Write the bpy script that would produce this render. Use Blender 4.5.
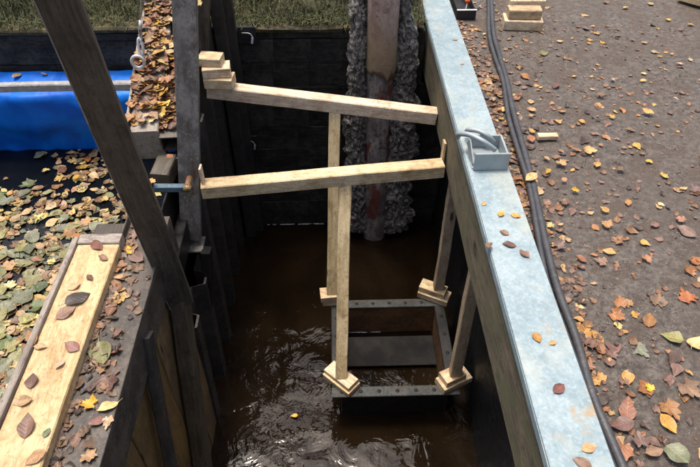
import bpy, bmesh, math, random
from mathutils import Vector, Matrix, Euler, noise
PI = math.pi; R = math.radians
sc = bpy.context.scene
for o in list(bpy.data.objects): bpy.data.objects.remove(o)
COL = sc.collection
# ------------------------------------------------------------------ camera
FPX, PITCH, YAW, CZ = 611.0, R(43.4), R(1.57), 1.65
cd = bpy.data.cameras.new('camera'); cam = bpy.data.objects.new('camera', cd); COL.objects.link(cam)
cd.sensor_width = 36; cd.lens = FPX/700*36; cd.clip_start = .02; cd.clip_end = 500
cam.location = (0, 0, CZ); cam.rotation_euler = (PI/2-PITCH, 0, -YAW)
sc.camera = cam
# ------------------------------------------------------------------ sky, sun, exposure
SUN_EL, SUN_AZ = R(77), R(-38)          # azimuth from +Y towards +X: veiled sun high ahead, a little to the left
w = bpy.data.worlds.new('World'); sc.world = w; w.use_nodes = True
nt = w.node_tree; bg = nt.nodes['Background']
sky = nt.nodes.new('ShaderNodeTexSky'); sky.sky_type = 'NISHITA'; sky.sun_disc = False
sky.sun_elevation = SUN_EL; sky.sun_rotation = SUN_AZ; sky.air_density = .8; sky.dust_density = 7.0; sky.ozone_density = .6
nt.links.new(sky.outputs[0], bg.inputs[0]); bg.inputs[1].default_value = .13
sd = bpy.data.lights.new('sun', 'SUN'); sun = bpy.data.objects.new('sun', sd); COL.objects.link(sun)
sd.energy = 1.3; sd.angle = R(10); sd.color = (1, .93, .82)
dv = Vector((math.sin(SUN_AZ)*math.cos(SUN_EL), math.cos(SUN_AZ)*math.cos(SUN_EL), math.sin(SUN_EL)))
sun.rotation_euler = (-dv).to_track_quat('-Z', 'Y').to_euler(); sun.location = dv*20
vs = sc.view_settings; vs.view_transform = 'Standard'; vs.look = 'None'; vs.exposure = .9; vs.gamma = 1; vs.use_curve_mapping = False
# ------------------------------------------------------------------ pixel -> place
_fw = Vector((math.sin(YAW)*math.cos(PITCH), math.cos(YAW)*math.cos(PITCH), -math.sin(PITCH)))
_rt = Vector((math.cos(YAW), -math.sin(YAW), 0)); _up = _rt.cross(_fw); CAM = Vector((0, 0, CZ))
def ray(x, y): return _fw*FPX + _rt*(x-350) - _up*(y-233.5)
def atz(x, y, z): d = ray(x, y); return CAM + d*((z-CZ)/d.z)
def atx(x, y, X): d = ray(x, y); return CAM + d*(X/d.x)
def aty(x, y, Y): d = ray(x, y); return CAM + d*(Y/d.y)
# ------------------------------------------------------------------ materials
MATS = {}
class NT:
    def __init__(s, name):
        m = bpy.data.materials.new(name); m.use_nodes = True; s.m = m; s.t = m.node_tree
        s.b = s.t.nodes['Principled BSDF']; MATS[name] = m
    def n(s, typ, **kw):
        nd = s.t.nodes.new(typ)
        for k, v in kw.items():
            if k in nd.inputs.keys(): nd.inputs[k].default_value = v
            else: setattr(nd, k, v)
        return nd
    def l(s, a, b): s.t.links.new(a, b)
    def coord(s, scale=(1, 1, 1), which='Object', rot=(0, 0, 0), perobj=True):
        tc = s.n('ShaderNodeTexCoord'); mp = s.n('ShaderNodeMapping'); mp.inputs['Scale'].default_value = scale; mp.inputs['Rotation'].default_value = rot
        s.l(tc.outputs[which], mp.inputs['Vector'])
        if perobj:
            oi = s.n('ShaderNodeObjectInfo'); mu = s.n('ShaderNodeMath', operation='MULTIPLY'); mu.inputs[1].default_value = 37.0
            s.l(oi.outputs['Random'], mu.inputs[0]); s.l(mu.outputs[0], mp.inputs['Location'])
        return mp.outputs[0]
    def noise(s, v, scale, detail=6, rough=.6, dist=0):
        nd = s.n('ShaderNodeTexNoise'); nd.inputs['Scale'].default_value = scale; nd.inputs['Detail'].default_value = detail
        nd.inputs['Roughness'].default_value = rough; nd.inputs['Distortion'].default_value = dist; s.l(v, nd.inputs['Vector']); return nd.outputs[0]
    def vor(s, v, scale, feature='F1', out=0):
        nd = s.n('ShaderNodeTexVoronoi', feature=feature); nd.inputs['Scale'].default_value = scale; s.l(v, nd.inputs['Vector']); return nd.outputs[out]
    def ramp(s, fac, stops):
        nd = s.n('ShaderNodeValToRGB'); e = nd.color_ramp.elements
        while len(e) < len(stops): e.new(.5)
        for q, (p, c) in zip(e, stops): q.position = p; q.color = (*c, 1) if len(c) == 3 else c
        s.l(fac, nd.inputs[0]); return nd.outputs[0]
    def g(s, fac, a, b):
        if a > b: return s.ramp(fac, [(b, (1, 1, 1)), (a, (0, 0, 0))])
        return s.ramp(fac, [(a, (0, 0, 0)), (b, (1, 1, 1))])
    def mix(s, fac, a, b, mode='MIX'):
        nd = s.n('ShaderNodeMix', data_type='RGBA', blend_type=mode)
        for k, v in ((0, fac), (6, a), (7, b)):
            if isinstance(v, (int, float)): nd.inputs[k].default_value = v
            elif isinstance(v, tuple): nd.inputs[k].default_value = (*v, 1)
            else: s.l(v, nd.inputs[k])
        return nd.outputs[2]
    def bump(s, h, strength=.3, dist=.01, prev=None):
        nd = s.n('ShaderNodeBump'); nd.inputs['Strength'].default_value = strength; nd.inputs['Distance'].default_value = dist
        s.l(h, nd.inputs['Height'])
        if prev is not None: s.l(prev, nd.inputs['Normal'])
        s.l(nd.outputs[0], s.b.inputs['Normal']); return nd.outputs[0]
    def col(s, c):
        if isinstance(c, tuple): s.b.inputs['Base Color'].default_value = (*c, 1)
        else: s.l(c, s.b.inputs['Base Color'])
    def rough(s, r):
        if isinstance(r, (int, float)): s.b.inputs['Roughness'].default_value = r
        else: s.l(r, s.b.inputs['Roughness'])
    def vary(s, c, hue=.02, val=.35, sat=.2):
        oi = s.n('ShaderNodeObjectInfo'); hs = s.n('ShaderNodeHueSaturation'); s.l(c, hs.inputs['Color'])
        wn = s.n('ShaderNodeTexWhiteNoise', noise_dimensions='1D'); s.l(oi.outputs['Random'], wn.inputs['W'])
        sp = s.n('ShaderNodeSeparateColor'); s.l(wn.outputs['Color'], sp.inputs[0])
        for k, (o, nm, mid, am) in enumerate(((0, 'Hue', .5, hue), (1, 'Saturation', 1, sat), (2, 'Value', 1, val))):
            mr = s.n('ShaderNodeMapRange'); mr.inputs['To Min'].default_value = mid-am; mr.inputs['To Max'].default_value = mid+am
            s.l(sp.outputs[o], mr.inputs[0]); s.l(mr.outputs[0], hs.inputs[nm])
        return hs.outputs[0]

def wood(name, c1, c2, stain, stain_amt=.5, rough=.75, val=.1, green=None):
    k = NT(name); v = k.coord((1.2, 14, 14)); v2 = k.coord((3, 3, 3))
    gr = k.noise(v, 5, 8, .65, .6); fine = k.noise(k.coord((6, 90, 90)), 6, 4, .7)
    c = k.ramp(gr, [(.38, c1), (.5, tuple((a+b)/2 for a, b in zip(c1, c2))), (.62, c2)])
    c = k.mix(k.g(fine, .45, .62), c, k.mix(.45, c, stain))
    pal = k.noise(v2, 1.6, 4, .6); c = k.mix(k.g(pal, .45, .6), c, k.mix(.4, c, tuple(min(1, x*1.3) for x in c1)))
    blot = k.noise(v2, 4.5, 8, .72, .5); c = k.mix(k.g(blot, .60-.07*stain_amt, .66), c, k.mix(.6, c, stain))
    dr = k.noise(k.coord((1.5, 7, 7)), 4, 7, .75); c = k.mix(k.g(dr, .57-.03*stain_amt, .66), c, k.mix(.5, c, tuple(x*.8 for x in stain)))
    sp_ = k.noise(k.coord((9, 14, 14)), 7, 6, .75); c = k.mix(k.g(sp_, .565, .63), c, k.mix(.65, c, stain))
    kn = k.vor(k.coord((3, 10, 3.5)), 1.1); c = k.mix(k.g(kn, .07, .16), tuple(x*.5 for x in stain), c)
    if green: c = k.mix(k.g(k.noise(k.coord((1.5, 5, 5)), 3, 6, .7), .46, .56), c, k.mix(.7, c, green))
    fs = k.noise(k.coord((45, 70, 70)), 5, 3, .8); c = k.mix(k.g(fs, .56, .66), c, k.mix(.4, c, stain))
    k.col(k.vary(c, .008, val, .12)); k.rough(rough)
    b = k.bump(gr, .5, .006); k.bump(fine, .45, .002, b)
    return k.m
wood('pale_timber', (.72, .60, .41), (.55, .40, .22), (.27, .145, .07), 1.5)
wood('leg_timber', (.56, .46, .29), (.41, .305, .165), (.15, .09, .04), 1.0)
wood('dirty_timber', (.55, .41, .22), (.38, .25, .11), (.12, .07, .03), .9)
wood('mossy_timber', (.19, .145, .085), (.08, .064, .04), (.028, .022, .013), 1.0, .85, .05, (.11, .115, .05))
wood('brown_timber', (.10, .08, .055), (.042, .034, .024), (.014, .012, .009), .8, .5)
wood('plank_timber', (.60, .47, .29), (.45, .32, .165), (.21, .115, .05), 1.7, .45)
wood('plank_side', (.42, .28, .12), (.3, .18, .07), (.14, .08, .04), .8, .6)
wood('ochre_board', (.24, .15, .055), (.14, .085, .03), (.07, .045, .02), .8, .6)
wood('grey_timber', (.33, .29, .24), (.2, .17, .14), (.08, .06, .05), .8)

def steel(name, c1, c2, rust, amt=.5, metal=.3, rough=.5, sc_=6):
    k = NT(name); v = k.coord((1, 1, 1)); n1 = k.noise(v, sc_, 8, .7); n2 = k.noise(v, sc_*7, 5, .7)
    st = k.noise(k.coord((2, 8, 8)), 3, 6, .7)
    c = k.mix(k.g(n1, .42, .58), c1, c2); c = k.mix(k.g(st, .62-.12*amt, .66), c, rust); c = k.mix(k.g(n2, .55, .66), c, tuple(x*.5 for x in c1)); c = k.mix(k.g(n2, .42, .34), c, tuple(min(1, x*1.3) for x in c1))
    k.col(c); k.b.inputs['Metallic'].default_value = metal; k.rough(k.ramp(n2, [(.3, (rough-.15,)*3), (.7, (rough+.2,)*3)]))
    k.bump(n2, .25, .002); return k.m
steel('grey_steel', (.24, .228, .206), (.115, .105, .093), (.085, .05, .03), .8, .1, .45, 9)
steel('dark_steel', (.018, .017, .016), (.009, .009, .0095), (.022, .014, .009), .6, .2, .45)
steel('black_pile', (.042, .038, .034), (.022, .021, .019), (.06, .04, .026), .8, 0, .5)
steel('left_beam_steel', (.085, .068, .053), (.035, .029, .023), (.06, .034, .018), .9, .0, .5, 11)
steel('rusty_plate', (.16, .078, .032), (.085, .043, .02), (.18, .095, .04), .7, .0, .6)
steel('frame_steel', (.042, .047, .046), (.02, .022, .022), (.045, .028, .018), .8, .0, .65, 10)
steel('side_steel', (.016, .017, .018), (.008, .0085, .009), (.03, .02, .013), .8, .1, .55, 10)
steel('blue_steel', (.12, .19, .24), (.08, .12, .15), (.1, .06, .04), .3, .2, .5)
steel('cable_rubber', (.055, .057, .062), (.035, .037, .042), (.09, .08, .075), .35, 0, .5, 12)
steel('rail_grey', (.36, .36, .35), (.26, .26, .25), (.2, .16, .12), .5, 0, .6, 8)
steel('white_coat', (.62, .62, .62), (.5, .5, .5), (.3, .28, .26), .2, .2, .4, 20)
steel('nut_brass', (.42, .3, .14), (.25, .16, .07), (.2, .1, .04), .4, .3, .5, 25)
steel('black_plastic', (.012, .013, .015), (.02, .02, .022), (.03, .03, .03), .3, 0, .4)
steel('orange_plastic', (.6, .1, .03), (.5, .08, .02), (.3, .06, .02), .3, 0, .45)
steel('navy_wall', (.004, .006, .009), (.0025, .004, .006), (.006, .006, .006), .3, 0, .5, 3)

k = NT('galvanised')
v = k.coord((1, 1, 1)); cell = k.vor(v, 55, out=1); sp = k.n('ShaderNodeSeparateColor'); k.l(cell, sp.inputs[0])
c = k.mix(sp.outputs[0], (.19, .265, .295), (.24, .32, .35)); n1 = k.noise(v, 7, 9, .75); n2 = k.noise(v, 30, 6, .7); n3 = k.noise(v, 2.2, 6, .7)
c = k.mix(k.g(n1, .46, .62), c, (.31, .39, .415)); c = k.mix(k.g(n2, .53, .62), c, k.mix(.35, c, (.26, .31, .32))); ff = k.noise(v, 75, 6, .75)
c = k.mix(k.g(ff, .5, .66), c, k.mix(.4, c, (.45, .53, .555))); c = k.mix(k.g(ff, .47, .36), c, k.mix(.5, c, (.24, .29, .30)))
c = k.mix(k.g(n3, .52, .62), c, k.mix(.55, c, (.40, .42, .37))); ru = k.noise(v, 6.5, 8, .8); c = k.mix(k.g(ru, .575, .66), c, k.mix(.75, c, (.36, .25, .13)))
k.col(c); k.b.inputs['Metallic'].default_value = .1; k.rough(k.ramp(n2, [(.3, (.5,)*3), (.7, (.7,)*3)])); k.b.inputs['Specular IOR Level'].default_value = .35; k.bump(n2, .12, .002)

k = NT('galvanised_plate')
v = k.coord((1, 1, 1)); n1 = k.noise(v, 12, 8, .7)
c = k.mix(k.g(n1, .35, .7), (.28, .33, .35), (.36, .41, .42)); k.col(c); k.b.inputs['Metallic'].default_value = .3; k.rough(.5); k.bump(n1, .1, .002)

k = NT('bank_soil')
v = k.coord((1, 1, 1), perobj=False); a = k.noise(v, 2.3, 8, .65); b_ = k.noise(v, 38, 8, .75); d = k.noise(v, 130, 4, .7); st = k.vor(v, 70); big = k.noise(v, 9, 8, .7)
c = k.ramp(b_, [(.36, (.048, .038, .029)), (.5, (.105, .088, .073)), (.62, (.175, .152, .13))])
c = k.mix(k.g(a, .45, .6), c, k.mix(.5, c, (.10, .08, .066))); c = k.mix(k.g(big, .5, .6), c, k.mix(.6, c, (.085, .055, .036)))
c = k.mix(k.g(d, .6, .7), c, (.22, .195, .17)); c = k.mix(k.g(st, .05, .16), (.15, .13, .112), c)
k.col(c); k.rough(k.ramp(a, [(.35, (.55,)*3), (.65, (.8,)*3)])); b1 = k.bump(b_, .7, .02); k.bump(d, .5, .006, b1)

k = NT('grit')
v = k.coord((1, 1, 1), perobj=False); a = k.noise(v, 150, 2, .6); k.col(k.ramp(a, [(.38, (.055, .044, .035)), (.52, (.125, .106, .09)), (.66, (.26, .235, .21))])); k.rough(.75)
k = NT('far_soil')
v = k.coord((1, 1, 1), perobj=False); a = k.noise(v, 3, 8, .7)
k.col(k.ramp(a, [(.3, (.03, .028, .014)), (.7, (.06, .055, .025))])); k.rough(.9); k.bump(a, .6, .05)

k = NT('wet_stone')
v = k.coord((1, 1, 1)); a = k.noise(v, 5, 9, .7); b_ = k.noise(v, 30, 6, .7); str_ = k.noise(k.coord((3, 3, 22)), 3, 5, .7)
c = k.ramp(a, [(.36, (.008, .0078, .007)), (.5, (.024, .022, .019)), (.64, (.062, .056, .047))]); c = k.mix(k.g(str_, .52, .62), c, (.045, .041, .035)); c = k.mix(k.g(b_, .52, .64), c, k.mix(.6, c, (.006, .006, .005)))
k.col(k.vary(c, .01, .08, .05)); k.rough(k.ramp(b_, [(.3, (.6,)*3), (.7, (.9,)*3)])); k.b.inputs['Specular IOR Level'].default_value = .3; b1 = k.bump(a, .6, .02); k.bump(b_, .5, .008, b1)
k = NT('dull_plate'); k.col(k.mix(k.g(k.noise(k.coord((1, 1, 1)), 9, 7, .7), .42, .6), (.012, .012, .0125), (.024, .022, .02))); k.rough(.8); k.b.inputs['Specular IOR Level'].default_value = .2
k = NT('wall_core'); k.col((.012, .012, .012)); k.rough(.8)
k = NT('mossy_coping')
v = k.coord((1, 1, 1)); a = k.noise(v, 14, 8, .75)
k.col(k.ramp(a, [(.38, (.025, .022, .012)), (.5, (.065, .055, .028)), (.64, (.15, .12, .055))])); k.rough(.9); k.bump(a, .8, .02)

def water(name, c1, c2, s1, st, rough=.04):
    k = NT(name); v = k.coord((1, 1, 1), perobj=False); a = k.noise(v, s1, 3, .55, .8); b_ = k.noise(v, s1*3.4, 3, .55, .4); m = k.noise(v, 1.4, 3, .5)
    k.col(k.mix(k.g(k.noise(v, 2.2, 4, .6, .8), .35, .7), c1, c2)); k.rough(rough); k.b.inputs['IOR'].default_value = 1.33
    b1 = k.bump(a, st, .05); k.bump(b_, st*.7, .012, b1); return k.m
water('channel_water_surface', (.006, .0038, .002), (.015, .009, .0044), 5.5, .20)
water('pond_water_surface', (.004, .005, .006), (.007, .008, .008), 5, .10, .06)

k = NT('blue_tarp')
v = k.coord((1, 1, 1)); a = k.noise(v, 2.5, 5, .6, .6); wv = k.noise(v, 90, 2, .5)
c = k.mix(k.g(a, .42, .58), (.002, .11, .55), (.002, .19, .78)); c = k.mix(k.g(k.noise(v, 16, 6, .75), .66, .76), c, (.04, .07, .14))
k.col(c); k.rough(.5); k.b.inputs['Specular IOR Level'].default_value = .3; b1 = k.bump(k.noise(k.coord((1.6, 1, .5)), 3, 3, .5, .4), .5, .06); k.bump(wv, .12, .002, b1)

k = NT('crumpled_film')
v = k.coord((1, 1, 1)); a = k.noise(v, 22, 6, .7, 1.2); lg = k.noise(v, 3.5, 5, .7); b_ = k.vor(v, 30)
c = k.ramp(a, [(.36, (.045, .04, .034)), (.48, (.17, .158, .138)), (.6, (.46, .44, .40))]); c = k.mix(k.g(lg, .44, .56), k.mix(.4, c, (.06, .05, .04)), c); k.col(c); k.rough(.32); b1 = k.bump(a, .9, .03); k.bump(b_, .6, .012, b1)

k = NT('pipe_paint')
v = k.coord((1, 1, 1)); a = k.noise(k.coord((4, 4, 1.2)), 4, 7, .7); tc = k.n('ShaderNodeTexCoord'); sx = k.n('ShaderNodeSeparateXYZ'); k.l(tc.outputs['Object'], sx.inputs[0])
c = k.mix(k.g(a, .42, .58), (.30, .19, .175), (.42, .33, .30)); bl = k.noise(v, 9, 8, .75); c = k.mix(k.g(bl, .53, .62), c, (.33, .29, .25)); c = k.mix(k.g(bl, .46, .38), c, (.19, .13, .105)); fz = k.noise(v, 55, 4, .75); c = k.mix(k.g(fz, .55, .66), c, (.13, .10, .08))
hz = k.n('ShaderNodeMath', operation='ADD'); k.l(sx.outputs[2], hz.inputs[0]); ns = k.n('ShaderNodeMath', operation='MULTIPLY'); ns.inputs[1].default_value = .25; k.l(a, ns.inputs[0]); k.l(ns.outputs[0], hz.inputs[1])
c = k.mix(k.g(hz.outputs[0], .38, .16), k.mix(1.0, c, c), c)
rusty = k.mix(k.g(k.noise(v, 12, 7, .75), .35, .65), (.22, .15, .085), (.31, .235, .145))
mr = k.n('ShaderNodeMapRange'); mr.inputs['From Min'].default_value = .62; mr.inputs['From Max'].default_value = .25; k.l(hz.outputs[0], mr.inputs[0])
c = k.mix(mr.outputs[0], c, rusty); k.col(c); k.rough(.6); k.bump(fz, .5, .01)
k = NT('pipe_core')
v = k.coord((1, 1, 1)); a = k.noise(k.coord((3, 3, 1)), 5, 7, .7)
c = k.ramp(a, [(.36, (.14, .12, .11)), (.5, (.27, .235, .22)), (.64, (.42, .39, .36))]); red = k.noise(k.coord((3, 3, 1.5)), 2.4, 4, .6)
fz = k.noise(v, 28, 6, .75); c = k.mix(k.g(fz, .52, .62), c, (.10, .09, .08)); k.col(k.mix(k.g(red, .55, .62), c, (.20, .06, .045))); k.rough(.5); k.bump(fz, .8, .02)

k = NT('grass_blade')
v = k.coord((1, 1, 1), perobj=False); a = k.noise(v, 9, 5, .7); b_ = k.noise(v, 60, 3, .7)
c = k.ramp(a, [(.36, (.02, .028, .009)), (.48, (.045, .065, .016)), (.58, (.085, .095, .03)), (.68, (.19, .14, .06))]); c = k.mix(k.g(b_, .4, .65), c, k.mix(.5, c, (.13, .11, .05)))
k.col(c); k.rough(.7)
k = NT('foam'); k.col((.5, .55, .62)); k.rough(.2); k.b.inputs['Alpha'].default_value = .75

LEAFC = {'yellow': ((.58, .38, .08), (.42, .24, .05)), 'ochre': ((.52, .31, .10), (.36, .19, .06)), 'orange': ((.36, .165, .065), (.22, .10, .045)),
         'red brown': ((.19, .075, .045), (.11, .045, .03)), 'brown': ((.23, .125, .065), (.13, .07, .038)), 'mauve brown': ((.21, .125, .095), (.12, .07, .055)),
         'dark brown': ((.06, .04, .032), (.035, .024, .02)), 'olive': ((.24, .23, .09), (.15, .15, .06)), 'grey green': ((.17, .185, .12), (.10, .115, .07)),
         'tan': ((.48, .33, .18), (.33, .22, .11)), 'pale yellow': ((.62, .50, .20), (.5, .36, .13)), 'green': ((.11, .145, .06), (.06, .085, .035))}
for nm, (c1, c2) in LEAFC.items():
    k = NT('leaf_'+nm.replace(' ', '_')); v = k.coord((1, 1, 1)); a = k.noise(v, 1.6, 5, .65); b_ = k.noise(v, 9, 5, .7)
    tc = k.n('ShaderNodeTexCoord'); sx = k.n('ShaderNodeSeparateXYZ'); k.l(tc.outputs['Object'], sx.inputs[0])
    ab = k.n('ShaderNodeMath', operation='ABSOLUTE'); k.l(sx.outputs[1], ab.inputs[0])
    s1 = k.n('ShaderNodeMath', operation='MULTIPLY_ADD'); k.l(ab.outputs[0], s1.inputs[0]); s1.inputs[1].default_value = -.8; k.l(sx.outputs[0], s1.inputs[2])
    s2 = k.n('ShaderNodeMath', operation='MULTIPLY'); k.l(s1.outputs[0], s2.inputs[0]); s2.inputs[1].default_value = 42
    s3 = k.n('ShaderNodeMath', operation='SINE'); k.l(s2.outputs[0], s3.inputs[0])
    c = k.mix(k.g(a, .35, .65), c1, c2); e_ = k.noise(v, 3.2, 6, .7); c = k.mix(k.g(e_, .48, .7), c, k.mix(.5, c, (.13, .07, .035))); c = k.mix(k.g(s3.outputs[0], .8, .98), c, k.mix(.14, c, tuple(min(1, x*1.4) for x in c1)))
    c = k.mix(k.g(b_, .54, .72), c, k.mix(.6, c, (.05, .03, .02)))
    c = k.mix(k.g(ab.outputs[0], .012, .03), k.mix(.5, c, tuple(min(1, x*1.25) for x in c1)), c)
    k.col(k.vary(c, .014, .28, .15)); k.rough(.5); k.bump(s3.outputs[0], .08, .02)
# ------------------------------------------------------------------ mesh tools
def mesh_obj(name, verts, faces, mat, parent=None, mw=None, smooth=False):
    me = bpy.data.meshes.new(name); me.from_pydata([tuple(v) for v in verts], [], faces); me.update()
    if mat: me.materials.append(MATS[mat])
    if smooth: me.polygons.foreach_set('use_smooth', [True]*len(me.polygons))
    return link(name, me, parent, mw)
def link(name, me, parent=None, mw=None):
    o = bpy.data.objects.new(name, me); COL.objects.link(o)
    mw = mw or Matrix()
    if parent is not None:
        o.parent = parent; o.matrix_basis = PW[parent.name].inverted() @ mw
    else: o.matrix_basis = mw
    PW[o.name] = mw
    return o
PW = {}
def thing(name, label, cat, loc=(0, 0, 0), group=None):
    o = bpy.data.objects.new(name, None); COL.objects.link(o); o.location = loc; PW[o.name] = Matrix.Translation(loc); o.empty_display_size = .1
    return tag(o, label, cat, group)
def tag(o, label=None, cat=None, group=None, kind=None):
    if label: o['label'] = label
    if cat: o['category'] = cat
    if group: o['group'] = group
    if kind: o['kind'] = kind
    return o
def frame(A, B, up=(0, 0, 1)):
    A, B = Vector(A), Vector(B); x = (B-A).normalized(); u = Vector(up); y = u.cross(x)
    if y.length < 1e-4: y = Vector((0, 1, 0)).cross(x)
    y.normalize(); z = x.cross(y)
    M = Matrix((x, y, z)).transposed().to_4x4(); M.translation = (A+B)/2
    return M, (B-A).length
def beam(name, A, B, wid, hei, mat, parent=None, up=(0, 0, 1), ch=.004, jit=.0015, seg=None, rng=None):
    """a bar from A to B (its axis), chamfered, slightly uneven; local X runs along it"""
    rng = rng or random.Random(hash((round(A[0], 3), round(A[1], 3), round(B[2], 3))) & 0xffff)
    M, L = frame(A, B, up); seg = seg or max(1, min(14, int(L/.12)))
    a, b = wid/2, hei/2
    ring = [(a, b-ch), (a-ch, b), (-a+ch, b), (-a, b-ch), (-a, -b+ch), (-a+ch, -b), (a-ch, -b), (a, -b+ch)]
    V, F = [], []
    ph = rng.uniform(0, 9)
    for i in range(seg+1):
        x = -L/2+L*i/seg; oy = jit*1.5*math.sin(ph+i*.7); oz = jit*1.5*math.cos(ph*1.7+i*.55)
        for (y, z) in ring: V.append((x, y+oy+rng.uniform(-jit, jit), z+oz+rng.uniform(-jit, jit)))
    for i in range(seg):
        for j in range(8):
            p, q = i*8+j, i*8+(j+1) % 8; F.append((p, q, q+8, p+8))
    F.append(tuple(range(7, -1, -1))); F.append(tuple(seg*8+j for j in range(8)))
    return mesh_obj(name, V, F, mat, parent, M)
def box(name, lo, hi, mat, parent=None, ch=.003, jit=0):
    lo, hi = Vector(lo), Vector(hi); c = (lo+hi)/2; d = hi-lo
    ax = max(range(3), key=lambda i: d[i])
    A = c.copy(); B = c.copy(); A[ax] = lo[ax]; B[ax] = hi[ax]
    if ax == 2: return beam(name, A, B, d.y if True else 0, d.x, mat, parent, up=(1, 0, 0), ch=min(ch, min(d)/3), jit=jit, seg=1)
    return beam(name, A, B, d[1-ax], d.z, mat, parent, ch=min(ch, min(d)/3), jit=jit, seg=1)
def smooth_path(P, n):
    P = [Vector(p) for p in P]; out = []
    for i in range(len(P)-1):
        p0 = P[max(0, i-1)]; p1 = P[i]; p2 = P[i+1]; p3 = P[min(len(P)-1, i+2)]
        for k_ in range(n):
            t = k_/n; out.append(.5*((2*p1)+(p2-p0)*t+(2*p0-5*p1+4*p2-p3)*t*t+(3*p1-p0-3*p2+p3)*t**3))
    return out+[P[-1]]
def tube(name, P, r, mat, parent=None, n=10, closed=False, cap=True):
    P = [Vector(p) for p in P]; V, F = [], []; N = len(P); rr = r if callable(r) else (lambda i: r)
    prev = None
    for i in range(N):
        if closed: t = P[(i+1) % N]-P[i-1]
        else: t = P[min(N-1, i+1)]-P[max(0, i-1)]
        t.normalize()
        if prev is None: prev = Vector((0, 0, 1)) if abs(t.z) < .9 else Vector((1, 0, 0))
        y = t.cross(prev).normalized(); prev = y.cross(t)
        for j in range(n): a = 2*PI*j/n; V.append(P[i]+(y*math.cos(a)+prev*math.sin(a))*rr(i))
    for i in range(N if closed else N-1):
        for j in range(n):
            p, q = i*n+j, i*n+(j+1) % n; p2, q2 = ((i+1) % N)*n+j, ((i+1) % N)*n+(j+1) % n; F.append((p, q, q2, p2))
    if cap and not closed: F.append(tuple(range(n-1, -1, -1))); F.append(tuple((N-1)*n+j for j in range(n)))
    return mesh_obj(name, V, F, mat, parent, None, True)
# ================================================================== SETTING
WZ, PZ, GZ = -1.66, -.79, -.045
# ground: one sheet to the horizon with the channel and pond left open
def ground_sheet():
    X = [-60, -20, -8, -3.4] + [.765] + [.765+.09*i for i in range(1, 26)] + [3.4, 5, 9, 20, 60]
    Y = [-60, -20, -6, -.7] + [-.7+.12*i for i in range(1, 37)] + [4.4, 6, 10, 20, 60]
    V, F = [], []; ny = len(Y)
    for x in X:
        for y in Y:
            z = GZ
            if .7 < x < 4 and -.8 < y < 5:
                z += .02*noise.noise(Vector((x*1.7, y*1.7, 0)))+.008*noise.noise(Vector((x*7, y*7, 3)))
            V.append((x, y, z))
    for i in range(len(X)-1):
        for j in range(ny-1):
            if -3.5 < X[i] and X[i+1] < .8 and Y[j] > -.75: 
                continue
            F.append((i*ny+j, (i+1)*ny+j, (i+1)*ny+j+1, i*ny+j+1))
    o = mesh_obj('ground', V, F, 'bank_soil', None, None, True); tag(o, 'dark wet gravelly soil bank strewn with autumn leaves', 'ground', None, 'structure')
ground_sheet()
# grassy bank behind the far wall
V, F = [], []; nx = 60
ys = [3.70, 3.85, 4.05, 4.35, 4.8, 6, 9, 16, 60]
for i in range(nx+1):
    x = -12+12.57*i/nx
    for y in ys:
        z = -.03+(y-3.7)*.42 if y < 9 else 2.2
        V.append((x, y, z+.05*noise.noise(Vector((x*2, y*2, 0)))*(y > 3.75)))
for i in range(nx):
    for j in range(len(ys)-1): n_ = len(ys); F.append((i*n_+j, (i+1)*n_+j, (i+1)*n_+j+1, i*n_+j+1))
tag(mesh_obj('bank', V, F, 'far_soil', None, None, True), 'grassy earth bank rising behind the dark stone wall', 'bank', None, 'structure')
def grid_sheet(name, x0, x1, y0, y1, z, n, m, mat, amp, fr):
    V, F = [], []
    for i in range(n+1):
        for j in range(m+1):
            x = x0+(x1-x0)*i/n; y = y0+(y1-y0)*j/m
            V.append((x, y, z+amp*noise.noise(Vector((x*fr, y*fr, 1.3)))+amp*.4*noise.noise(Vector((x*fr*2.7, y*fr*2.7, 7)))))
    for i in range(n):
        for j in range(m): F.append((i*(m+1)+j, (i+1)*(m+1)+j, (i+1)*(m+1)+j+1, i*(m+1)+j+1))
    return mesh_obj(name, V, F, mat, None, None, True)
tag(grid_sheet('channel_water', -.80, .80, -.6, 3.66, WZ, 80, 200, 'channel_water_surface', .006, 6), 'dark brown rippled water at the bottom of the channel', 'water', None, 'structure')
tag(grid_sheet('pond_water', -3.4, -.9, -.6, 3.66, PZ, 40, 60, 'pond_water_surface', .002, 4), 'still dark water covered in fallen leaves left of the channel', 'water', None, 'structure')
# ---------------------------------------------------------------- far stone wall
rng = random.Random(5)
fwall = thing('stone_wall', 'black wet coursed stone wall closing the far end of the channel', 'wall', (-1.2, 3.66, WZ-.4))
box('wall_core', (-3.4, 3.665, WZ-.4), (.57, 3.79, -.05), 'wall_core', fwall)
stone_meshes = {}
z = -1.92; course = 0
while z < -.07:
    h = .155 if course % 3 else .185
    h = min(h, -.045-z); xe = .795 if z+h < -.37 else .572
    x = -3.4-rng.uniform(0, .2)
    while x < xe-.005:
        wd = rng.choice((.24, .30, .36, .42, .55)); x1 = min(x+wd, xe); x0 = max(x, -3.4)
        if x1-x0 > .05:
            pr = rng.uniform(0, .004)
            beam('stone', (x0+.001, 3.655-pr/2, z+h/2), (x1-.001, 3.655-pr/2, z+h/2), .05+pr, h-.0015, 'wet_stone', fwall, ch=.0025, jit=.002, seg=1, rng=rng)
        x += wd
    z += h; course += 1
x = -3.4
while x < .54:
    wd = rng.uniform(.45, .7); x1 = min(x+wd, .56)
    beam('coping_stone', (x+.002, 3.71, -.025), (x1-.002, 3.71, -.025), .20, .035, 'mossy_coping', fwall, ch=.01, jit=.005, seg=4, rng=rng); x += wd
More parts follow.
